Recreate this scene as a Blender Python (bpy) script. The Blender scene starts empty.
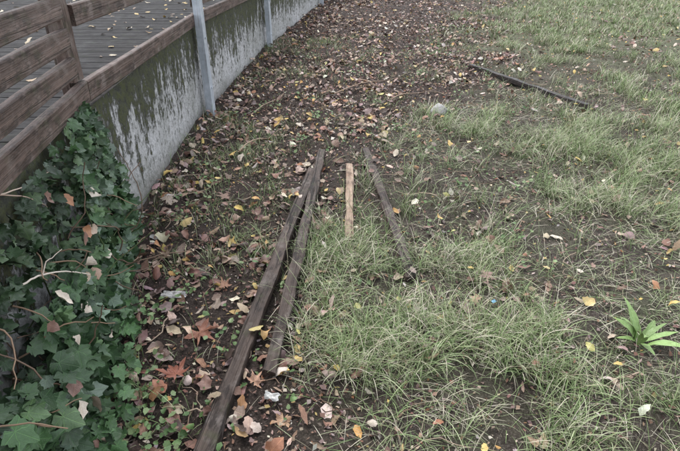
import bpy, math, numpy as np
from mathutils import Vector, Matrix
rng=np.random.default_rng(7)
sc=bpy.context.scene
# ------------------------------------------------------------ helpers
def hsh(i,j,s):
    n=(i.astype(np.int64)*374761393+j.astype(np.int64)*668265263+s*1274126177)&0xffffffff
    n=((n^(n>>13))*1103515245)&0xffffffff
    n=((n^(n>>15))*374761393)&0xffffffff
    return ((n^(n>>16))&0xffffff)/float(0xffffff)
def vn(x,y,f=1.0,s=0):
    x=np.asarray(x,float)*f+1000.3; y=np.asarray(y,float)*f+1000.7
    i=np.floor(x); j=np.floor(y); u=x-i; v=y-j
    u=u*u*(3-2*u); v=v*v*(3-2*v)
    return (hsh(i,j,s)*(1-u)+hsh(i+1,j,s)*u)*(1-v)+(hsh(i,j+1,s)*(1-u)+hsh(i+1,j+1,s)*u)*v
def fbm(x,y,f=1.0,s=0,o=3):
    r=0;a=.5;t=0
    for k in range(o):
        r=r+a*vn(x,y,f*2**k,s+k*17); t+=a; a*=.5
    return r/t
WY=[-3,1.46,2.38,4.5,7.2,11.4,14,30]; WX=[-.42,-1.07,-1.2,-1.24,-1.02,-.41,0.,2.5]
def wallx(y): return np.interp(y,WY,WX)
def gz(x,y):
    x=np.asarray(x,float); y=np.asarray(y,float)
    b=.02*(np.clip(y,2.4,15)-2.4)
    d=np.clip((x-wallx(y)),0,2)
    b=b+.035*np.exp(-d/.12)
    near=np.exp(-np.maximum(np.hypot(x,y-5)-12,0)/10)
    return b+near*((fbm(x,y,1.3,3)-.5)*.07+(fbm(x,y,9,5,3)-.5)*.034)
def mesh(name,V,F,attrs={},mat=None,smooth=True):
    me=bpy.data.meshes.new(name)
    V=np.ascontiguousarray(V,np.float32).reshape(-1,3); F=np.ascontiguousarray(F,np.int32)
    k=F.shape[1]
    me.vertices.add(len(V)); me.vertices.foreach_set('co',V.ravel())
    me.loops.add(F.size); me.loops.foreach_set('vertex_index',F.ravel())
    me.polygons.add(len(F)); me.polygons.foreach_set('loop_start',np.arange(0,F.size,k,dtype=np.int32))
    me.update(calc_edges=True)
    if smooth: me.polygons.foreach_set('use_smooth',np.ones(len(F),bool))
    for n,a in attrs.items():
        a=np.asarray(a,np.float32)
        if a.ndim==1:
            at=me.attributes.new(n,'FLOAT','POINT'); at.data.foreach_set('value',a)
        elif a.shape[1]==3:
            at=me.attributes.new(n,'FLOAT_VECTOR','POINT'); at.data.foreach_set('vector',a.ravel())
        else:
            at=me.attributes.new(n,'FLOAT_COLOR','POINT'); at.data.foreach_set('color',a.ravel())
    ob=bpy.data.objects.new(name,me); sc.collection.objects.link(ob)
    if mat: me.materials.append(mat)
    return ob
def empty(name,loc=(0,0,0)):
    e=bpy.data.objects.new(name,None); e.location=loc; e.empty_display_size=.1; sc.collection.objects.link(e); return e
class NT:
    def __init__(s,name):
        s.m=bpy.data.materials.new(name); s.m.use_nodes=True; s.t=s.m.node_tree; s.n=s.t.nodes
        s.b=s.n['Principled BSDF']
    def a(s,ty,ins={},**kw):
        n=s.n.new(ty)
        for k,v in kw.items(): setattr(n,k,v)
        for k,v in ins.items(): s.set(n.inputs[k],v)
        return n
    def set(s,i,v):
        if isinstance(v,bpy.types.NodeSocket): s.t.links.new(v,i)
        else: i.default_value=v
    def mth(s,op,a,b=0,c=0,clamp=False):
        n=s.n.new('ShaderNodeMath'); n.operation=op; n.use_clamp=clamp
        s.set(n.inputs[0],a); s.set(n.inputs[1],b); s.set(n.inputs[2],c); return n.outputs[0]
    def mix(s,f,a,b,bl='MIX'):
        n=s.n.new('ShaderNodeMix'); n.data_type='RGBA'; n.blend_type=bl
        s.set(n.inputs[0],f)
        for i,v in ((6,a),(7,b)):
            if isinstance(v,tuple) and len(v)==3: v=v+(1,)
            s.set(n.inputs[i],v)
        return n.outputs[2]
    def noise(s,vec,scale,detail=4,rough=.6,dist=0):
        n=s.a('ShaderNodeTexNoise',{'Scale':scale,'Detail':detail,'Roughness':rough,'Distortion':dist})
        if vec is not None: s.set(n.inputs['Vector'],vec)
        return n.outputs['Fac']
    def mapr(s,v,a,b,c=0,d=1):
        n=s.a('ShaderNodeMapRange',{'Value':v,'From Min':a,'From Max':b,'To Min':c,'To Max':d}); return n.outputs['Result']
    def scl(s,vec,x,y,z):
        n=s.a('ShaderNodeMapping',{'Vector':vec}); n.inputs['Scale'].default_value=(x,y,z); return n.outputs[0]
    def bump(s,h,st=.5,d=.01):
        n=s.a('ShaderNodeBump',{'Height':h,'Strength':st,'Distance':d}); s.set(s.b.inputs['Normal'],n.outputs[0])
    def out(s,col=None,rough=None,spec=None):
        if col is not None: s.set(s.b.inputs['Base Color'],col)
        if rough is not None: s.set(s.b.inputs['Roughness'],rough)
        if spec is not None: s.set(s.b.inputs['Specular IOR Level'],spec)
        return s.m
# ------------------------------------------------------------ materials
def wood(name,dark,light,worn=(.3,.27,.24),wa=.25,moss=0,rough=.6,spec=.3,crack=.6):
    t=NT(name); o=t.a('ShaderNodeTexCoord').outputs['Object']
    g=t.noise(t.scl(o,1.5,45,45),1,6,.7,.6)
    g2=t.noise(t.scl(o,4,160,160),1,3,.6)
    bl=t.noise(o,9,5,.65); b3=t.noise(t.scl(o,1,2.5,2.5),11,6,.7)
    cr=t.noise(t.scl(o,.8,28,28),1.3,4,.6,1.2)
    c=t.mix(t.mapr(g,.32,.68),dark,light)
    c=t.mix(t.mapr(g2,.45,.7,0,.6),c,tuple(x*.4 for x in dark))
    c=t.mix(t.mapr(bl,.50,.72,0,wa*2),c,worn)
    c=t.mix(t.mapr(b3,.50,.62,0,.8),c,tuple(x*.5 for x in dark))
    ck=t.mapr(cr,.60,.66,0,crack)
    c=t.mix(ck,c,tuple(x*.2 for x in dark))
    if moss: c=t.mix(t.mapr(t.noise(o,14,5,.7),.55,.68,0,moss),c,(.06,.075,.03))
    t.bump(t.mth('SUBTRACT',t.mth('ADD',g,t.mth('MULTIPLY',g2,.5)),ck),.9,.008)
    return t.out(c,t.mapr(bl,.3,.7,rough-.12,rough+.2),spec)
M_rail=wood('weathered_rail_wood',(.065,.042,.035),(.185,.13,.11),(.29,.25,.23),.3,.3)
M_deck=wood('wet_deck_wood',(.018,.017,.018),(.045,.043,.044),(.085,.08,.078),.2,.2,.75,.15)
M_plank=wood('old_plank_wood',(.036,.025,.021),(.12,.088,.072),(.23,.205,.19),.3,.35,.6,.3,.8)
M_black=wood('dark_plank_wood',(.018,.014,.013),(.05,.038,.034),(.10,.08,.07),.2,.1,.5)
M_stick=wood('pale_stake_wood',(.27,.18,.13),(.52,.4,.30),(.2,.12,.08),.3,0,.6)
def leafmat(name,veins,rough=.5,spec=.4,veincol=1.5,dk=.45):
    t=NT(name); c=t.a('ShaderNodeAttribute',attribute_name='col').outputs['Color']
    p=t.a('ShaderNodeAttribute',attribute_name='lpos').outputs['Vector']
    s=t.a('ShaderNodeSeparateXYZ',{0:p}); x,y=s.outputs[0],s.outputs[1]
    o=t.a('ShaderNodeTexCoord').outputs['Object']
    n=t.noise(o,70,4,.65)
    c=t.mix(t.mapr(n,.35,.7,0,dk),c,t.mix(1.0,c,(.5,.42,.4),'MULTIPLY'))
    n2=t.noise(o,260,2,.6)
    c=t.mix(t.mapr(n2,.57,.7,0,dk),c,t.mix(1.0,c,(.45,.4,.35),'MULTIPLY'))
    ay=t.mth('ABSOLUTE',y)
    if veins=='mid':
        mid=t.mapr(ay,.008,.02,1,0)
        sv=t.mth('SINE',t.mth('MULTIPLY',t.mth('SUBTRACT',x,t.mth('MULTIPLY',ay,.9)),55.0))
        sv=t.mapr(sv,.8,1,0,.5)
        v=t.mth('MAXIMUM',mid,sv)
    else:
        r=t.mth('SQRT',t.mth('ADD',t.mth('MULTIPLY',x,x),t.mth('MULTIPLY',y,y)))
        an=t.mth('ARCTAN2',y,x)
        q=t.mth('PINGPONG',an,.43)
        dd=t.mth('MULTIPLY',q,r)
        v=t.mapr(dd,.006,.02,1,0)
        sv=t.mth('SINE',t.mth('MULTIPLY',t.mth('SUBTRACT',r,t.mth('MULTIPLY',dd,.9)),50.0))
        v=t.mth('MAXIMUM',v,t.mapr(sv,.8,1,0,.3))
    c=t.mix(t.mth('MULTIPLY',v,.55),c,t.mix(1.0,c,(veincol,veincol,veincol*.85),'MULTIPLY'))
    t.bump(t.mth('ADD',n,t.mth('MULTIPLY',v,-.6)),.5,.003)
    return t.out(c,t.mapr(n,.3,.7,rough-.12,rough+.15),spec)
M_leaf=leafmat('dead_leaf','mid',.48,.42)
M_lobed=leafmat('dead_lobed_leaf','fan',.55,.35,veincol=1.7)
M_ivy=leafmat('ivy_leaf','fan',.4,.42,veincol=2.4,dk=.3)
def colmat(name,rough=.6,spec=.3):
    t=NT(name); c=t.a('ShaderNodeAttribute',attribute_name='col').outputs['Color']
    return t.out(c,rough,spec)
M_grass=colmat('grass_blades',.5,.35)
M_crumb=colmat('litter_bits',.7,.2)
M_stem=colmat('stem_bark',.7,.25)
t=NT('soil'); o=t.a('ShaderNodeTexCoord').outputs['Object']
gm=t.a('ShaderNodeAttribute',attribute_name='gmask').outputs['Fac']
n1=t.noise(o,3,5,.6); n2=t.noise(o,28,6,.7); n3=t.noise(o,120,4,.7)
c=t.mix(t.mapr(n2,.35,.65),(.022,.016,.013),(.075,.057,.048))
c=t.mix(t.mapr(n3,.5,.7,0,.7),c,(.18,.14,.12))
c2=t.mix(t.mapr(n2,.35,.68),(.028,.022,.018),(.105,.085,.07))
c2=t.mix(t.mapr(n3,.5,.68,0,.7),c2,(.27,.235,.20))
c2=t.mix(t.mapr(n1,.45,.65,0,.4),c2,(.10,.12,.06))
sp=t.a('ShaderNodeSeparateXYZ',{0:o}).outputs[1]
c2=t.mix(t.mapr(sp,5,9,0,.6),c2,(.20,.225,.13))
c=t.mix(gm,c,c2)
t.bump(t.mth('ADD',n2,t.mth('MULTIPLY',n3,.5)),1.0,.03)
M_ground=t.out(c,.8,.2)
# wall plaster
t=NT('mossy_plaster'); o=t.a('ShaderNodeTexCoord').outputs['Object']
s=t.a('ShaderNodeSeparateXYZ',{0:o}); z=s.outputs[2]
st=t.noise(t.scl(o,5,5,1.6),2.2,6,.7)
st2=t.noise(t.scl(o,20,20,5),1,6,.75)
fine=t.noise(o,60,5,.7); big=t.noise(o,2.2,4,.6); mot=t.noise(o,26,6,.75)
h=t.mth('ADD',z,t.mth('MULTIPLY',t.mth('SUBTRACT',st,.5),1.5))
h=t.mth('ADD',h,t.mth('MULTIPLY',t.mth('SUBTRACT',st2,.5),.6))
h=t.mth('ADD',h,t.mth('MULTIPLY',t.mth('SUBTRACT',mot,.5),.9))
top=t.mapr(h,.43,.60)
base=t.mix(t.mapr(fine,.3,.7),(.38,.385,.40),(.68,.68,.70))
base=t.mix(t.mapr(mot,.50,.60,0,.7),base,(.13,.135,.12))
base=t.mix(t.mapr(st2,.5,.66,0,.5),base,(.12,.125,.10))
base=t.mix(t.mapr(big,.45,.62,0,.4),base,(.17,.18,.15))
mossc=t.mix(t.mapr(mot,.38,.66),(.014,.015,.010),(.085,.095,.035))
c=t.mix(t.mth('MULTIPLY',top,.93),base,mossc)
low=t.mapr(t.mth('ADD',z,t.mth('MULTIPLY',mot,.3)),.17,.34,1,0)
c=t.mix(t.mth('MULTIPLY',low,.75),c,(.085,.075,.055))
t.bump(t.mth('ADD',mot,t.mth('MULTIPLY',top,.6)),.9,.02)
M_wall=t.out(c,.85,.2)
t=NT('galvanised_steel'); o=t.a('ShaderNodeTexCoord').outputs['Object']
n=t.noise(o,18,5,.6); n2=t.noise(t.scl(o,60,60,5),1,4,.6)
c=t.mix(t.mapr(n,.3,.7),(.32,.36,.41),(.5,.54,.6)); c=t.mix(t.mapr(n2,.56,.72,0,.5),c,(.16,.13,.11))
t.b.inputs['Metallic'].default_value=.15
M_steel=t.out(c,.5,.4)
t=NT('stone'); o=t.a('ShaderNodeTexCoord').outputs['Object']
n=t.noise(o,14,6,.65); c=t.mix(t.mapr(n,.3,.7),(.32,.31,.30),(.68,.67,.65)); t.bump(n,.8,.02)
M_stone=t.out(c,.8,.25)
t=NT('paper'); o=t.a('ShaderNodeTexCoord').outputs['Object']; n=t.noise(o,40,3)
M_paper=t.out(t.mix(n,(.5,.5,.48),(.72,.72,.7)),.6,.3)
t=NT('blue_plastic'); M_blue=t.out((.2,.38,.5,1),.5,.3)
# ------------------------------------------------------------ grass mask
BY=[0,2.2,3.0,3.6,4.3,5,6.5,8,12,16,40]; BX=[-.22,-.18,-.1,.35,.85,1.25,1.75,2.2,3.3,4.2,9]
def gmask(x,y):
    b=np.interp(y,BY,BX)
    m=(x-b)/(.22+.05*y)+(fbm(x,y,1.8,21)-.5)*3.6*(.5+.1*np.clip(y,0,8))
    return np.clip(m*.5+.5,0,1)
PL=[((-.45,1.02),(-.19,3.27),.062),((-.27,1.40),(-.136,3.59),.055),((.195,3.68),(.355,2.05),.056),((.065,3.37),(.05,2.44),.05),
    ((1.56,6.24),(2.30,4.66),.07)]
def pdist(x,y):
    d=np.full(np.shape(x),9.)
    for a,b,w in PL:
        ax,ay=a; bx,by=b; L=(bx-ax)**2+(by-ay)**2
        tt=np.clip(((x-ax)*(bx-ax)+(y-ay)*(by-ay))/L,0,1)
        d=np.minimum(d,np.hypot(x-ax-tt*(bx-ax),y-ay-tt*(by-ay))-w/2)
    return d
# ------------------------------------------------------------ ground sheet
def axis(lo,hi,step,far,g=1.12):
    a=list(np.arange(lo,hi,step)); s=step
    x=a[-1]
    while x<far: s*=g; x+=s; a.append(x)
    s=step; x=a[0]; b=[]
    while x>-far: s*=g; x-=s; b.append(x)
    return np.array(b[::-1]+a)
gx=axis(-1.6,4.5,.022,400); gy=axis(.5,9,.022,400)
X,Y=np.meshgrid(gx,gy); Z=gz(X,Y)
nx,ny=len(gx),len(gy)
idx=np.arange(nx*ny).reshape(ny,nx)
F=np.stack([idx[:-1,:-1],idx[:-1,1:],idx[1:,1:],idx[1:,:-1]],-1).reshape(-1,4)
mesh('ground',np.stack([X,Y,Z],-1),F,{'gmask':gmask(X,Y).ravel()},M_ground)
# ------------------------------------------------------------ leaf instancing
def ovate(rows=8,w=.27,p=.8,cols=5):
    V=[];T=np.linspace(0,1,rows); C=np.linspace(-1,1,cols)
    for tt in T:
        ww=w*math.sin(math.pi*min(tt,1)**p)**.85 if 0<tt<1 else .006
        for c in C: V.append((tt,c*ww,0))
    F=[]
    for i in range(rows-1):
        for j in range(cols-1):
            a=i*cols+j; F+= [(a,a+1,a+cols+1),(a,a+cols+1,a+cols)]
    return np.array(V),np.array(F)
def lobed(tips,notch,per=4):
    A=[];R=[]
    for k,(an,r) in enumerate(tips):
        A.append(an);R.append(r)
        if k<len(tips)-1:
            A.append((an+tips[k+1][0])/2); R.append(notch[k])
    a=[];r=[]
    for i in range(len(A)-1):
        for q in range(per):
            f=q/per; a.append(A[i]*(1-f)+A[i+1]*f)
            e=f*f*(3-2*f)*.35+f*.65
            r.append(R[i]*(1-e)+R[i+1]*e)
    a.append(A[-1]); r.append(R[-1])
    a=np.radians(a); r=np.array(r); n=len(a)
    V=[(0,0,0)]
    for f in (.33,.66,1.0):
        for i in range(n): V.append((r[i]*f*math.cos(a[i]),r[i]*f*math.sin(a[i]),0))
    F=[]
    for i in range(n-1): F.append((0,1+i,2+i))
    for k in range(2):
        b=1+k*n
        for i in range(n-1):
            F+=[(b+i,b+n+i,b+n+i+1),(b+i,b+n+i+1,b+i+1)]
    return np.array(V),np.array(F)
T_ov=ovate(); T_wide=ovate(8,.36,.75); T_nar=ovate(8,.17,.9)
T_ivy=lobed([(-165,.36),(-100,.66),(-50,.76),(0,1.0),(50,.76),(100,.66),(165,.36)],[.42,.52,.66,.66,.52,.42],per=3)
T_plane=lobed([(-150,.4),(-100,.75),(-75,.55),(-48,1.0),(-24,.6),(0,1.1),(24,.6),(48,1.0),(75,.55),(100,.75),(150,.4)],[.3,.45,.5,.42,.55,.55,.42,.5,.45,.3],per=2)
def rotm(yaw,a,b):
    cy,sy=np.cos(yaw),np.sin(yaw);ca,sa=np.cos(a),np.sin(a);cb,sb=np.cos(b),np.sin(b)
    o=np.zeros_like(yaw); l=np.ones_like(yaw)
    Rz=np.stack([cy,-sy,o,sy,cy,o,o,o,l],-1).reshape(-1,3,3)
    Rx=np.stack([l,o,o,o,ca,-sa,o,sa,ca],-1).reshape(-1,3,3)
    Ry=np.stack([cb,o,sb,o,l,o,-sb,o,cb],-1).reshape(-1,3,3)
    return Rz@Rx@Ry
def curl(T,n,cx,cy,wob,asp):
    V=np.repeat(T[None],n,0).astype(float); lp=V.copy()
    y=V[:,:,1]*asp[:,None]; x=V[:,:,0]-.5*(T[:,0].min()>-.01)
    cx=np.where(np.abs(cx)<.05,.05,cx)[:,None]; cy=np.where(np.abs(cy)<.05,.05,cy)[:,None]
    ph=rng.uniform(0,6.3,(n,1)); ph2=rng.uniform(0,6.3,(n,1))
    y=y*(1+.18*np.sin(x*17+ph2))
    zz=(1-np.cos(cy*y))/cy+(1-np.cos(cx*x))/cx+wob[:,None]*(np.sin(x*9+ph)*np.abs(y)*2+.5*np.sin(y*14+ph2)*np.abs(x))
    return np.stack([np.sin(cx*x)/cx,np.sin(cy*y)/cy,zz],-1),lp
def leaves(T,F,x,y,size,cols,curls=2.5,tilt=.35,stack=.025,zb=None):
    n=len(x)
    L,lp=curl(T,n,rng.normal(0,curls*.45,n),rng.normal(0,curls,n),rng.uniform(0,.18,n),rng.uniform(.75,1.15,n))
    R=rotm(rng.uniform(0,6.283,n),rng.normal(0,tilt,n)+np.pi*(rng.random(n)<.5),rng.normal(0,tilt,n))
    W=np.einsum('nij,nvj->nvi',R,L)*size[:,None,None]
    zmin=W[:,:,2].min(1)
    base=(gz(x,y) if zb is None else zb)+rng.uniform(-.006,stack,n)
    W[:,:,0]+=x[:,None];W[:,:,1]+=y[:,None];W[:,:,2]+=(base-zmin)[:,None]
    FF=(F[None]+(np.arange(n)*len(T))[:,None,None]).reshape(-1,3)
    C=np.repeat(cols[:,None,:],len(T),1)*rng.uniform(.85,1.1,(n,len(T),1))
    C=np.concatenate([C,np.ones((n,len(T),1))],-1)
    return W.reshape(-1,3),FF,C.reshape(-1,4),lp.reshape(-1,3)
def joinparts(name,parts,mat,lp=True):
    off=0;Vs=[];Fs=[];Cs=[];Ls=[]
    for p in parts:
        Vs.append(p[0]);Fs.append(p[1]+off);Cs.append(p[2]);Ls.append(p[3] if lp else None);off+=len(p[0])
    at={'col':np.concatenate(Cs)}
    if lp: at['lpos']=np.concatenate(Ls)
    return mesh(name,np.concatenate(Vs),np.concatenate(Fs),at,mat)
PAL=np.array([(.22,.13,.105),(.27,.15,.11),(.36,.25,.185),(.47,.37,.29),(.64,.57,.49),(.62,.45,.16),(.5,.38,.17),(.085,.058,.048),(.36,.18,.10),(.30,.22,.20)])
PW=np.array([.20,.13,.15,.13,.09,.03,.025,.13,.03,.16]); PW=PW/PW.sum()
def pick(n,w=PW):
    c=PAL[rng.choice(len(PAL),n,p=w)]*rng.uniform(.7,1.3,(n,1)); return c*rng.normal(1,.05,(n,3))
def scatter(n,dens,x0=-1.3,x1=9,y0=.6,y1=16,py=1.0):
    x=rng.uniform(x0,x1,n); y=y0+(y1-y0)*rng.random(n)**py
    k=(x>wallx(y)+.02)&(np.abs(x)<.85*y+.7)
    k&=rng.random(n)<dens(x,y)
    return x[k],y[k]
def dleaf(x,y):
    g=gmask(x,y); d=(1-g)*1.0+.22
    d*=.3+1.15*fbm(x,y,2.2,44)
    d*=np.where(x-wallx(y)<.5,1.3,1)*np.where(y>7,.75,1)
    d*=np.where((x-wallx(y)>.4),np.clip((fbm(x,y,2.0,66)-.36)*5,.22,1),1)
    return np.clip(np.where(pdist(x,y)<-.002,d*.06,d),0,1)
parts=[]
for T,n in ((T_ov,20000),(T_wide,15000),(T_nar,10000)):
    x,y=scatter(n,dleaf,py=1.3)
    sz=rng.uniform(.026,.085,len(x))*np.where(y>7,1.05,1)
    pz=np.where(pdist(x,y)<.0,.034,0)
    parts.append(leaves(T[0],T[1],x,y,sz,pick(len(x)),zb=gz(x,y)+pz))
x,y=scatter(2000,lambda x,y:np.clip(.4+.15*(1-gmask(x,y)),0,1)*np.where(y<6,1,.6)*(pdist(x,y)>0),py=1.1)
c=np.array([(.70,.52,.19),(.66,.53,.28),(.54,.52,.2),(.64,.38,.14)])[rng.integers(0,4,len(x))]*rng.uniform(.75,1.1,(len(x),1))
parts.append(leaves(*T_ov,x,y,rng.uniform(.028,.062,len(x)),c,curls=1.8,tilt=.35,stack=.045))
x=rng.uniform(-4.5,-1.2,900); y=rng.uniform(1.2,13,900); k=x<wallx(y)-.08; x=x[k];y=y[k]
c=np.array([(.55,.40,.16),(.3,.2,.1),(.22,.15,.1),(.5,.42,.3)])[rng.integers(0,4,len(x))]
parts.append(leaves(*T_ov,x,y,rng.uniform(.03,.07,len(x)),c,curls=1.8,tilt=.2,stack=.004,zb=np.full(len(x),.835)))
joinparts('leaf_litter',parts,M_leaf)
x,y=scatter(1100,lambda x,y:.45*dleaf(x,y)*(pdist(x,y)>.0),py=1.1)
x=np.concatenate([x,[-.61,-.60,-.56,-.9,-.45,-.72,-.2,-1.05]]); y=np.concatenate([y,[1.37,1.66,2.0,2.2,2.45,2.9,1.22,2.75]])
sz=np.concatenate([rng.uniform(.035,.07,len(x)-8),[.10,.1,.06,.07,.06,.07,.055,.07]])
c=pick(len(x)); c[-8:]=[(.28,.11,.075),(.27,.125,.085),(.26,.14,.09),(.36,.26,.2),(.26,.16,.12),(.22,.14,.11),(.44,.29,.19),(.36,.3,.25)]
joinparts('plane_tree_leaves',[leaves(*T_plane,x,y,sz,c,curls=1.1,tilt=.2,stack=.035)],M_lobed)
x,y=scatter(220000,lambda x,y:np.clip((1-gmask(x,y))*.75+.45,0,1)*(pdist(x,y)>0)*np.clip(1.5-y/10,.2,1),py=1.35)
n=len(x)
Q=np.array([(-.5,-.25,0),(.1,-.4,.12),(.55,.05,0),(-.05,.35,.08)])
R=rotm(rng.uniform(0,6.28,n),rng.normal(0,.5,n),rng.normal(0,.5,n))
W=np.einsum('nij,nvj->nvi',R,np.repeat(Q[None],n,0)*rng.uniform(.3,1.4,(n,1,3)))*(rng.uniform(.005,.026,n)*np.clip(.8+y/12,1,1.6))[:,None,None]
W[:,:,0]+=x[:,None];W[:,:,1]+=y[:,None];W[:,:,2]+=(gz(x,y)+rng.uniform(.0,.014,n))[:,None]
c=np.concatenate([np.repeat(pick(n)[:,None]*.75,4,1),np.ones((n,4,1))],-1).reshape(-1,4)
mesh('litter_fragments',W,(np.array([[0,1,2,3]])[None]+(np.arange(n)*4)[:,None,None]).reshape(-1,4),{'col':c},M_crumb)
# ------------------------------------------------------------ grass
def blades(x,y,L,wd,az,th0,k,cols,S=4):
    n=len(x); z=gz(x,y)
    P=np.zeros((n,S+1,2,3)); px=x.copy();py=y.copy();pz=z-.004
    tw=rng.normal(0,.5,n)
    sx,sy=-np.sin(az+tw),np.cos(az+tw)
    C=np.zeros((n,S+1,2,4)); C[...,3]=1
    for s in range(S+1):
        f=s/S; w=wd*(1-f**1.8)*.5+.0002
        pzc=np.maximum(pz,z+.002*s) if s>0 else pz
        for q,sg in ((0,-1),(1,1)):
            P[:,s,q,0]=px+sg*sx*w;P[:,s,q,1]=py+sg*sy*w;P[:,s,q,2]=pzc+sg*.15*w
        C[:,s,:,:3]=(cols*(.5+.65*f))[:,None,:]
        th=th0+k*(f+.5/S); dl=L/S
        px=px+np.cos(az)*np.sin(th)*dl;py=py+np.sin(az)*np.sin(th)*dl;pz=pz+np.cos(th)*dl
    V=P.reshape(-1,3); b=np.arange(n)*(2*(S+1))
    F=np.concatenate([np.stack([b+2*s,b+2*s+1,b+2*s+3,b+2*s+2],-1) for s in range(S)])
    return V,F,C.reshape(-1,4),None
GP=np.array([(.20,.285,.11),(.28,.34,.165),(.38,.43,.25),(.145,.225,.08),(.54,.50,.38),(.66,.61,.49),(.32,.28,.19)])
GW=np.array([.22,.22,.18,.14,.11,.06,.07])
def tufts(n,dens,nb,Lr,wr,y0,y1,x0=-1.2,x1=9,S=4,gw=GW,py=1.0,spread=.03,tl=.25,kk=1.4):
    x,y=scatter(n,dens,x0,x1,y0,y1,py)
    m=rng.integers(nb[0],nb[1],len(x)); X=np.repeat(x,m);Y=np.repeat(y,m)
    tb=np.repeat(rng.uniform(.65,1.3,len(x)),m); tq=np.repeat(rng.choice(len(GP),len(x),p=gw/gw.sum()),m)
    taz=np.repeat(rng.uniform(0,6.28,len(x)),m)
    N=len(X); X=X+rng.normal(0,spread,N);Y=Y+rng.normal(0,spread,N)
    kp=(pdist(X,Y)>.004)&(X>wallx(Y)+.01); X,Y,tb,tq,taz=[a[kp] for a in (X,Y,tb,tq,taz)]; N=len(X)
    ci=rng.choice(len(GP),N,p=gw/gw.sum()); ci=np.where(rng.random(N)<.45,tq,ci)
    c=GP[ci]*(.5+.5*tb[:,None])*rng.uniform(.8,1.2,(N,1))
    az=np.where(rng.random(N)<.35,taz+rng.normal(0,.5,N),rng.uniform(0,6.28,N))
    return blades(X,Y,rng.uniform(*Lr,N)*tb,rng.uniform(*wr,N),az,np.abs(rng.normal(tl,.25,N)),rng.uniform(.3,kk,N)*1.1,c,S)
def dg(x,y):
    g=gmask(x,y); f=fbm(x,y,3.3,77); f2=fbm(x,y,1.1,91)
    d=g**1.3*np.clip((f-.43)*6,.05,1)*np.clip((f2-.34)*4,.14,1)
    b=np.exp(-((x-.08)/.28)**2-((y-1.9)/.75)**2)
    return np.clip(d+.5*b*(x>-.2)*np.clip((f-.3)*4,0,1),0,1)
flat=np.array([.15,.2,.14,.1,.18,.13,.16])
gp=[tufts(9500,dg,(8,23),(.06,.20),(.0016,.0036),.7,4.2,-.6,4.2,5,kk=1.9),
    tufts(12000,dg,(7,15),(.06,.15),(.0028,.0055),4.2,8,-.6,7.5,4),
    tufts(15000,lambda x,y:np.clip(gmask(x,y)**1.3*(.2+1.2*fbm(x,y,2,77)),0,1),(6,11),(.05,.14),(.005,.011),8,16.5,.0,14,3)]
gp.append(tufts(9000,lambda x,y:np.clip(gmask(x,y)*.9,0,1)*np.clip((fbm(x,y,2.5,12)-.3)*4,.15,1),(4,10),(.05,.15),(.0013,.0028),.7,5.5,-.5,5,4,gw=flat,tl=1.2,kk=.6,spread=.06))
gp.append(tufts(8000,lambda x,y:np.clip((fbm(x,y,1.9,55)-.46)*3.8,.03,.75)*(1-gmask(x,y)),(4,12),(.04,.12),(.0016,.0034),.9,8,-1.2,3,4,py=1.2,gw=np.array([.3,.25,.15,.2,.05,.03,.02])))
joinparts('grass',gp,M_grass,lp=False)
# ------------------------------------------------------------ boards
def board(name,L,w,h,mat,seed=0,rough=.0015,seg=26,bend=0,ch=.004,parent=None):
    c=ch
    prof=[(-w/2+c,-h/2),(w/2-c,-h/2),(w/2,-h/2+c),(w/2,h/2-c),(w/2-c,h/2),(-w/2+c,h/2),(-w/2,h/2-c),(-w/2,-h/2+c)]
    V=[];n=8; xs=np.linspace(0,L,seg)
    for i,x in enumerate(xs):
        for j,(a,b) in enumerate(prof):
            jj=j//2
            o1=(float(vn(x*6,jj*3.1,1,seed))-.5)*2*rough+(float(vn(x*30,jj*3.1,1,seed+5))-.5)*rough*.8; o2=(float(vn(x*6,jj*3.1+50,1,seed+3))-.5)*2*rough
            ex=0
            if i in(0,seg-1): ex=(float(vn(j*1.7,seed,1,9))-.5)*rough*6
            V.append((x+ex,a+o1+bend*math.sin(math.pi*x/L),b+o2))
    faces=[]
    for i in range(seg-1):
        for j in range(n):
            k=(j+1)%n; faces.append((i*n+j,i*n+k,(i+1)*n+k,(i+1)*n+j))
    faces.append(tuple(range(n-1,-1,-1))); faces.append(tuple((seg-1)*n+j for j in range(n)))
    me=bpy.data.meshes.new(name); me.from_pydata(V,[],faces); me.materials.append(mat); me.update()
    ob=bpy.data.objects.new(name,me); sc.collection.objects.link(ob)
    if parent: ob.parent=parent
    return ob
def place(ob,a,b,roll=0):
    a=Vector(a);b=Vector(b);d=(b-a).normalized()
    y=Vector((0,0,1)).cross(d).normalized(); z=d.cross(y)
    m=Matrix((d,y,z)).transposed().to_4x4(); m=m@Matrix.Rotation(roll,4,'X'); m.translation=a; ob.matrix_world=m
def gplank(name,i,h,mat,lift,seed,rough=.003,roll=0,bend=0,dz=(0,0)):
    a,b,w=PL[i]; L=math.dist(a,b)
    za=float(gz(a[0],a[1]))+h/2+lift+dz[0]; zb=float(gz(b[0],b[1]))+h/2+lift+dz[1]
    ob=board(name,math.hypot(L,za-zb),w,h,mat,seed,rough,90,bend,.005); place(ob,(a[0],a[1],za),(b[0],b[1],zb),roll); return ob
gplank('wooden_plank',0,.045,M_plank,-.004,1,.0045,bend=.006)
gplank('wooden_plank',1,.045,M_plank,-.004,2,.0055,roll=.05,bend=-.006)
gplank('wooden_plank',2,.035,M_plank,-.004,3,.007,roll=-.06)
gplank('wooden_stake',3,.035,M_stick,.0,4,.005,bend=.004)
gplank('dark_timber_plank',4,.05,M_black,.0,5,.005,roll=-.1)
b=board('plank_fragment',.28,.035,.03,M_black,8,.004,12); place(b,(2.0,4.12,float(gz(2.0,4.12))+.01),(2.2,3.93,float(gz(2.2,3.93))+.012))
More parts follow.
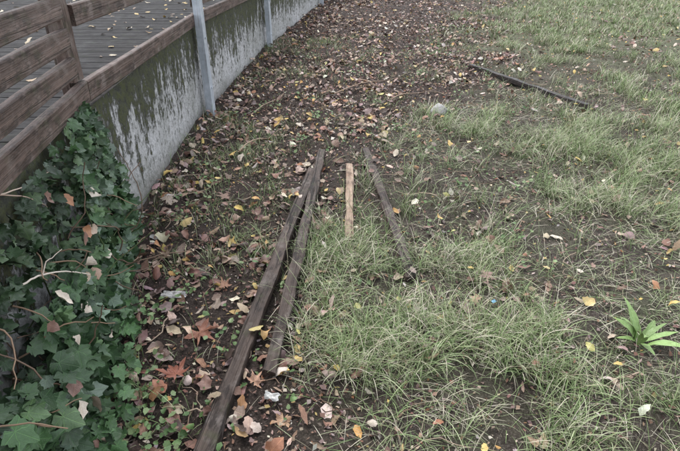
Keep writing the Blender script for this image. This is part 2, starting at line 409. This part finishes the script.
# ------------------------------------------------------------ terrace wall, deck
ys=np.concatenate([np.linspace(-2,9,360),np.linspace(9.05,26,180)])
zs=np.linspace(-.4,.8,40)
sec=[(0,zz) for zz in zs]+[(-.12,.80),(-.25,.80),(-.25,.2),(-.25,-.4)]
S=np.array(sec); Yg=np.repeat(ys[:,None],len(S),1); Xg=wallx(Yg)+S[None,:,0]; Zg=np.repeat(S[None,:,1],len(ys),0)
face=np.zeros(len(S));face[:40]=1
Xg=Xg+face*((fbm(Yg,Zg,6,31)-.5)*.02+(fbm(Yg,Zg,30,32)-.5)*.01)
n=len(S); idx=np.arange(len(ys)*n).reshape(len(ys),n)
F=np.stack([idx[:-1],idx[1:],np.roll(idx,-1,1)[1:],np.roll(idx,-1,1)[:-1]],-1).reshape(-1,4)
mesh('terrace_wall',np.stack([Xg,Yg,Zg],-1),F,{},M_wall)
V=[];Fd=[]
y=-2.0
while y<26:
    w=.138; x1=float(wallx(y+w/2))-.02; x0=-7.0; z1=.832+rng.uniform(-.001,.001)
    pr=[(0,.803),(w,.803),(w,z1-.003),(w-.003,z1),(.003,z1),(0,z1-.003)]
    o=len(V)
    for x in (x0,x1):
        for a,b in pr: V.append((x,y+a,b))
    for j in range(6): Fd.append((o+j,o+(j+1)%6,o+6+(j+1)%6,o+6+j))
    Fd.append(tuple(o+j for j in range(5,-1,-1)));Fd.append(tuple(o+6+j for j in range(6)))
    y+=.145
me=bpy.data.meshes.new('deck_boards');me.from_pydata(V,[],Fd);me.materials.append(M_deck);me.update()
deck=empty('wooden_deck'); ob=bpy.data.objects.new('deck_boards',me);sc.collection.objects.link(ob);ob.parent=deck
me=bpy.data.meshes.new('deck_underlay'); me.from_pydata([(-7,-2,.79),(-.9,-2,.79),(-1.3,4.5,.79),(-1.25,7,.79),(-.7,11,.79),(1.6,26,.79),(-7,26,.79)],[],[(0,1,2,3,4,5,6)])
me.materials.append(M_black); ob=bpy.data.objects.new('deck_underlay',me);sc.collection.objects.link(ob);ob.parent=deck
# ------------------------------------------------------------ fence
fence=empty('wooden_fence')
brk=[(-2,),(2.34,),(4.5,),(7.2,),(11.4,),(14,),(20,)]
bp=[(float(wallx(b[0])),b[0]) for b in brk]
def rail(name,i,z,h,th,off,mat=M_rail,s=0,ga=0.0,gb=0.0,tilt=0,r=.0016):
    a=Vector((*bp[i],z)); b=Vector((*bp[i+1],z)); d=(b-a).normalized(); nn=Vector((d.y,-d.x,0))
    a=a+nn*off+d*ga; b=b+nn*off-d*gb
    ob=board(name,(b-a).length,th,h,mat,s,r,70,0,.005,parent=fence); place(ob,a,b,tilt)
for i in range(6):
    rail('bottom_board_%d'%i,i,.862,.095,.036,.022,s=10+i,ga=.003,gb=.003,tilt=0.06)
for k,z in enumerate((.985,1.105,1.225,1.345)):
    rail('slat_%d'%k,0,z,.084,.032,.018,s=30+k,gb=.07,tilt=rng.uniform(-.08,.12))
for i in (1,2,3,4,5):
    rail('upper_slat_%d'%i,i,1.18 if i==1 else 1.0,.09,.032,.018,s=40+i,ga=.05,gb=.02)
    rail('top_slat_%d'%i,i,1.38,.09,.032,.018,s=50+i,ga=.05,gb=.02)
p=board('wooden_post',.62,.055,.10,M_rail,61,.002,20,0,.006,parent=fence); place(p,(bp[1][0]-.0,2.31,.92),(bp[1][0]-.0,2.312,1.56))
p=board('wooden_post_back',.66,.05,.08,M_rail,62,.002,20,0,.006,parent=fence); place(p,(bp[1][0]-.045,2.35,.834),(bp[1][0]-.045,2.352,1.5))
# ------------------------------------------------------------ steel posts
def steelpost(y,i):
    x=float(wallx(y))
    z0=float(gz(x+.05,y))-.02; z1=1.75
    w=.08;d=.06;t_=.008
    out=[(0,-w/2),(d,-w/2),(d,w/2),(0,w/2),(0,w/2-t_),(d-t_,w/2-t_),(d-t_,-w/2+t_),(0,-w/2+t_)]
    V=[(a,b,z) for z in (z0,z1) for a,b in out]; n=8
    F=[(j,(j+1)%n,n+(j+1)%n,n+j) for j in range(n)]
    F+=[(0,7,6,1),(6,5,2,1),(5,4,3,2)]; F+=[tuple(n+q for q in f[::-1]) for f in [(0,7,6,1),(6,5,2,1),(5,4,3,2)]]
    for zz in (.30,.72):
        o=len(V)
        for xx in (d,d+.009):
            for q in range(6): V.append((xx,.009*math.cos(q*1.047),zz+.009*math.sin(q*1.047)))
        F.extend([(o+q,o+(q+1)%6,o+6+(q+1)%6,o+6+q) for q in range(6)]); F.append(tuple(o+6+q for q in range(6)))
    me=bpy.data.meshes.new('steel_post');me.from_pydata(V,[],F);me.materials.append(M_steel);me.update()
    ob=bpy.data.objects.new('steel_post',me);sc.collection.objects.link(ob)
    j=[k for k in range(len(WY)-1) if WY[k]<=y][-1]
    an=math.atan2(WX[j+1]-WX[j],WY[j+1]-WY[j]); ob.location=(x+.042,y,0) ; ob.rotation_euler=(0,0,-an)
for k,y in enumerate((4.52,7.2,11.2)): steelpost(y,k)
# ------------------------------------------------------------ tubes / stems
def tube(pts,r0,r1,col,n=6):
    pts=np.array(pts,float); m=len(pts); V=[];F=[]
    for i in range(m):
        d=pts[min(i+1,m-1)]-pts[max(i-1,0)]; d/=np.linalg.norm(d)+1e-9
        u=np.cross(d,[.3,.2,.93]); u/=np.linalg.norm(u)+1e-9; v=np.cross(d,u); r=r0+(r1-r0)*i/(m-1)
        for q in range(n):
            a=q*6.2832/n; V.append(pts[i]+r*(math.cos(a)*u+math.sin(a)*v))
    for i in range(m-1):
        for q in range(n):
            F.append((i*n+q,i*n+(q+1)%n,(i+1)*n+(q+1)%n,(i+1)*n+q))
    c=np.tile(np.array([*col,1.]),(len(V),1))
    return np.array(V),np.array(F),c,None
def smooth(p,k=5):
    p=np.array(p,float); t=np.linspace(0,len(p)-1,(len(p)-1)*k+1); o=[]
    P=np.vstack([2*p[0]-p[1],p,2*p[-1]-p[-2]])
    for q in t:
        i=min(int(q),len(p)-2); f=q-i; a,b,c,d=P[i],P[i+1],P[i+2],P[i+3]
        o.append(.5*((2*b)+(-a+c)*f+(2*a-5*b+4*c-d)*f*f+(-a+3*b-3*c+d)*f**3)+rng.normal(0,.0015,3))
    return o
ivy=empty('ivy_plant')
st=[]
def wander(p,d,L,step=.03,j=.25):
    p=np.array(p,float); d=np.array(d,float); out=[p.copy()]
    for k in range(int(L/step)):
        d=d+rng.normal(0,j,3); d/=np.linalg.norm(d); p=p+d*step
        p[0]=max(p[0],float(wallx(p[1]))+.012); p[2]=max(p[2],float(gz(p[0],p[1]))+.01); out.append(p.copy())
    return out
for k in range(70):
    y=rng.uniform(.5,2.35); x=float(wallx(y))+.03
    st.append(tube(wander((x,y,0.02),(0.02,rng.normal(0,.3),.9),rng.uniform(.35,.85),j=.2),.004,.0018,(.16,.11,.08) if k%3 else (.07,.10,.04)))
for k in range(22):
    y=rng.uniform(.8,2.2); st.append(tube(wander((float(wallx(y))+.05,y,rng.uniform(.1,.6)),(.8,rng.normal(0,.5),-.1),rng.uniform(.15,.3),j=.25),.003,.0015,(.28,.19,.13)))
st.append(tube(smooth([(-1.02,1.1,.56),(-.97,1.25,.565),(-.95,1.33,.55),(-.93,1.42,.50),(-.90,1.5,.43)]),.004,.002,(.62,.55,.48)))
st.append(tube(smooth([(-.95,1.33,.55),(-.94,1.36,.58),(-.92,1.42,.59)]),.0025,.0012,(.55,.47,.4)))
st.append(tube(smooth([(-1.06,1.2,.82),(-1.05,1.4,.80),(-1.07,1.6,.74),(-1.09,1.85,.72)]),.003,.0015,(.55,.45,.38)))
st.append(tube(smooth([(-1.05,1.4,.80),(-1.03,1.5,.74),(-1.05,1.62,.64)]),.0025,.0012,(.45,.33,.27)))
ob=joinparts('ivy_stems',st,M_stem,lp=False); ob.parent=ivy
def ivyleaves(n):
    P=[];S=[];C=[]
    while len(P)<n:
        y=rng.uniform(.45,2.52); z=rng.uniform(0.01,.84)
        top=np.interp(y,[.45,1.2,1.6,1.9,2.1,2.25,2.4,2.52],[.74,.74,.76,.80,.86,.84,.70,.25])
        if z>top: continue
        up=z>.48 and y<1.85
        if up and rng.random()<.25: continue
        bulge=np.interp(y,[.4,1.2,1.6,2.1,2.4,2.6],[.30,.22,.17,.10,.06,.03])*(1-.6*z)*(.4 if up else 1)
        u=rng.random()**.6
        P.append((float(wallx(y))+.015+bulge*u,y,z)); 
        s=rng.uniform(.026,.058)*(1.25 if z<.35 else 1)*(1.0 if y>1.5 else 1.12)*(.8 if up else 1); S.append(s)
        r=rng.random()
        c=(.036,.075,.034) if r<.45 else (.052,.11,.045) if r<.76 else (.095,.165,.075) if r<.92 else (.14,.20,.15)
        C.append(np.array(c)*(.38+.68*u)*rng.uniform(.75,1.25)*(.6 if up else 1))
    return np.array(P),np.array(S),np.array(C)
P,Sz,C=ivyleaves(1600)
m=190; yy=rng.uniform(.5,1.8,m); xx=wallx(yy)+np.interp(yy,[.5,1.2,1.8],[.3,.24,.16])*rng.uniform(.6,1.3,m)
P=np.concatenate([P,np.stack([xx,yy,gz(xx,yy)+rng.uniform(.03,.12,m)],-1)]); Sz=np.concatenate([Sz,rng.uniform(.025,.055,m)])
C=np.concatenate([C,np.array([(.055,.115,.045)]*m)*rng.uniform(.6,1.6,(m,1))])
P=np.concatenate([P,[(-.80,1.02,.2),(-.86,1.12,.12),(-.9,1.3,.25)]]); Sz=np.concatenate([Sz,[.08,.06,.065]]); C=np.concatenate([C,[(.16,.23,.18),(.13,.21,.13),(.09,.17,.09)]])
def orient(P,Sz,C,T,F,out=(.75,-.25,.62),jit=.48,down=(.35,0,-1),cx=.9):
    n=len(P)
    L,lp=curl(T,n,rng.normal(.4,cx*.5,n),rng.normal(.3,cx,n),rng.uniform(0,.12,n),rng.uniform(.85,1.1,n))
    N=np.array(out)[None]+rng.normal(0,jit,(n,3)); N/=np.linalg.norm(N,axis=1)[:,None]
    D=np.array(down)[None]+rng.normal(0,.55,(n,3)); D-=N*(D*N).sum(1)[:,None]; D/=np.linalg.norm(D,axis=1)[:,None]
    B=np.cross(N,D); R=np.stack([D,B,N],-1)
    W=np.einsum('nij,nvj->nvi',R,L)*Sz[:,None,None]+P[:,None,:]
    FF=(F[None]+(np.arange(n)*len(T))[:,None,None]).reshape(-1,3)
    Cc=np.concatenate([np.repeat(C[:,None],len(T),1),np.ones((n,len(T),1))],-1)
    return W.reshape(-1,3),FF,Cc.reshape(-1,4),lp.reshape(-1,3)
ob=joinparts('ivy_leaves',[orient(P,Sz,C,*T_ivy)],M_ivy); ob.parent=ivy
m=20; yy=rng.uniform(1.0,2.1,m); zz=rng.uniform(.05,.6,m); xx=wallx(yy)+np.interp(yy,[.4,1.2,1.6,2.1,2.4],[.30,.22,.17,.10,.07])*(1-.5*zz)+.02
yy=np.concatenate([yy,[1.72,1.62,1.4]]);zz=np.concatenate([zz,[.62,.68,.05]]);xx=np.concatenate([xx,[-1.03,-1.04,-.84]]); m+=3
cc=PAL[rng.choice([2,3,4,8,0],m)]
ob=joinparts('caught_dead_leaves',[orient(np.stack([xx,yy,zz],-1),rng.uniform(.045,.07,m),cc,*T_wide,cx=2.2)],M_leaf); ob.parent=ivy
wx=[];wy=[]
cl=[(-.66,1.15,.09,90),(-.78,1.35,.07,50),(-.55,1.05,.08,60),(-.85,1.75,.06,40),(-.7,1.95,.06,25),(-.95,3.3,.08,25),(-.4,1.5,.06,20),(1.25,7.3,.3,90),(.6,6.6,.3,60),(1.75,8.6,.25,110),(.5,2.6,.1,20),(-.0,3.9,.3,30),(-.68,4.75,.1,40)]
for k in range(70):
    y=rng.uniform(1.2,7); cl.append((rng.uniform(float(wallx(y)),min(.5*y,1.8)),y,rng.uniform(.03,.09),rng.integers(5,18)))
for cx_,cy_,s_,k_ in cl:
    wx.append(rng.normal(cx_,s_,k_));wy.append(rng.normal(cy_,s_,k_))
wx=np.concatenate(wx);wy=np.concatenate(wy); wx=np.maximum(wx,wallx(wy)+.05); k=pdist(wx,wy)>.01; wx=wx[k];wy=wy[k]; m=len(wx)
P=np.stack([wx,wy,gz(wx,wy)+rng.uniform(.015,.06,m)],-1)
C=np.array([(.13,.22,.08),(.10,.18,.07),(.20,.28,.13)])[rng.integers(0,3,m)]*rng.uniform(.8,1.2,(m,1))
joinparts('ground_weeds',[orient(P,rng.uniform(.014,.036,m),C,*T_wide,out=(0,-.1,1),jit=.35,down=(0,0,.1),cx=1.6)],M_leaf)
# broad-leaved plant on the right
az=np.array([.3,1.1,1.8,2.6,3.2,3.9,4.7,5.6,1.4,3.0,.8,2.2,.0]); m=len(az)
L,lp=curl(T_nar[0],m,np.full(m,-1.3)+rng.normal(0,.35,m),rng.normal(2.2,.4,m),np.full(m,.05),np.full(m,.5))
L[:,:,0]+=.48
R=rotm(az,rng.normal(0,.25,m),-rng.uniform(.3,1.05,m))
W=np.einsum('nij,nvj->nvi',R,L)*rng.uniform(.11,.20,m)[:,None,None]+np.array([1.25,1.60,float(gz(1.25,1.60))+.015])
C=np.concatenate([np.repeat((np.array([.22,.34,.12])*rng.uniform(.75,1.2,(m,1)))[:,None],len(T_nar[0]),1),np.ones((m,len(T_nar[0]),1))],-1)
joinparts('dock_plant',[(W.reshape(-1,3),(T_nar[1][None]+(np.arange(m)*len(T_nar[0]))[:,None,None]).reshape(-1,3),C.reshape(-1,4),lp.reshape(-1,3))],M_leaf)
# twigs
tw=[]
for k in range(260):
    y=rng.uniform(1.1,9); x=rng.uniform(float(wallx(y))+.1,min(.85*y,float(np.interp(y,BY,BX))+1.5)); a=rng.uniform(0,6.28); L=rng.uniform(.06,.35)
    pts=[]; 
    for q in range(7):
        px=x+math.cos(a)*L*q/6;py=y+math.sin(a)*L*q/6; a+=rng.normal(0,.2); pts.append((px,py,float(gz(px,py))+.018+.008*math.sin(q+k)))
    if min(p[0]-float(wallx(p[1])) for p in pts)<.03: continue
    c=[(.09,.06,.045),(.2,.14,.1),(.4,.31,.23)][k%3]
    tw.append(tube(pts,rng.uniform(.0015,.004),.001,c,5))
for a,b in (((-.05,5.15),(.75,5.9)),((.2,5.6),(.55,5.2)),((-.8,4.5),(-.55,5.2)),((.5,5.0),(1.0,5.3)),((-.75,3.6),(-.5,4.1))):
    pts=[(a[0]+(b[0]-a[0])*q/6+rng.normal(0,.01),a[1]+(b[1]-a[1])*q/6,float(gz(a[0]+(b[0]-a[0])*q/6,a[1]+(b[1]-a[1])*q/6))+.03+.02*math.sin(q)) for q in range(7)]
    tw.append(tube(pts,.006,.002,(.38,.28,.21),5))
joinparts('fallen_twigs',tw,M_stem,lp=False)
tw=[]
for cx_,cy_,k_ in ((-.68,4.75,34),(-.2,6.6,16),(1.05,8.3,18)):
    for k in range(k_):
        x=rng.normal(cx_,.06);y=rng.normal(cy_,.06)
        tw.append(tube(wander((x,y,float(gz(x,y))),(rng.normal(0,.8),rng.normal(0,.8),.7),rng.uniform(.08,.24),.025,.25),.003,.001,(.07,.05,.04) if k%3 else (.22,.16,.12),4))
joinparts('dried_weed_stalks',tw,M_stem,lp=False)
import bmesh
def stone(name,x,y,r,mat,fl=.75):
    bm=bmesh.new(); bmesh.ops.create_icosphere(bm,subdivisions=4,radius=1)
    for v in bm.verts:
        c=v.co; n=float(fbm(c.x*1+c.z*.7,c.y+c.z*.5,1.7,int(x*10)+5)); v.co=c*(.75+.5*n); v.co.z*=fl
        for nn in (Vector((.6,.3,.74)),Vector((-.7,.2,.68)),Vector((.1,-.8,.6))):
            dd=v.co.dot(nn)-.72
            if dd>0: v.co-=nn*dd*.85
    me=bpy.data.meshes.new(name); bm.to_mesh(me); bm.free(); me.materials.append(mat)
    for p in me.polygons: p.use_smooth=True
    ob=bpy.data.objects.new(name,me); ob.location=(x,y,float(gz(x,y))+r*.5); ob.scale=(r,r,r); sc.collection.objects.link(ob)
stone('stone',.91,4.6,.075,M_stone)
def scrap(name,x,y,w,l,mat,rot,seed,amp=.4):
    n=12; V=[];F=[]
    for i in range(n):
        for j in range(n):
            u=i/(n-1)-.5;v=j/(n-1)-.5
            k=1+.35*(float(vn(math.atan2(v,u)*2,seed,1,seed))-.5)
            V.append((u*l*k,v*w*k,amp*w*(float(vn(u*5,v*5,1,seed))-.2)))
    for i in range(n-1):
        for j in range(n-1): F.append((i*n+j,i*n+j+1,(i+1)*n+j+1,(i+1)*n+j))
    me=bpy.data.meshes.new(name);me.from_pydata(V,[],F);me.materials.append(mat);me.update()
    ob=bpy.data.objects.new(name,me);ob.location=(x,y,float(gz(x,y))+.025);ob.rotation_euler=(.1,.1,rot);sc.collection.objects.link(ob)
scrap('paper_scrap',-.25,1.3,.025,.055,M_paper,-.2,3,.9)
scrap('paper_scrap',-.78,1.91,.045,.10,M_stone,.0,5,.6)
scrap('blue_plastic_scrap',.7,1.84,.016,.028,M_blue,.6,7)
# ------------------------------------------------------------ camera, light
cam=bpy.data.cameras.new('camera'); co=bpy.data.objects.new('camera',cam); sc.collection.objects.link(co)
co.location=(0,0,1.5); co.rotation_euler=(math.radians(60),0,0); cam.lens=27; cam.sensor_width=36; cam.clip_end=1000; cam.clip_start=.02
sc.camera=co
w=bpy.data.worlds.new('World'); sc.world=w; w.use_nodes=True; nt=w.node_tree
bg=nt.nodes['Background']; sky=nt.nodes.new('ShaderNodeTexSky'); sky.sky_type='NISHITA'; sky.sun_disc=False
sky.sun_elevation=math.radians(60); sky.sun_rotation=math.radians(-40)
hs=nt.nodes.new('ShaderNodeHueSaturation'); hs.inputs['Saturation'].default_value=.22
nt.links.new(sky.outputs[0],hs.inputs['Color']); nt.links.new(hs.outputs[0],bg.inputs[0]); bg.inputs[1].default_value=.42
sl=bpy.data.lights.new('sun','SUN'); sl.energy=2.2; sl.angle=math.radians(28); sl.color=(1,.97,.94)
so=bpy.data.objects.new('sun',sl); sc.collection.objects.link(so)
e=math.radians(60);a=math.radians(-40)
d=Vector((math.sin(a)*math.cos(e),math.cos(a)*math.cos(e),math.sin(e)))
so.rotation_euler=d.to_track_quat('Z','Y').to_euler(); so.location=(0,0,5)
sc.view_settings.view_transform='Standard'; sc.view_settings.look='None'; sc.view_settings.exposure=0
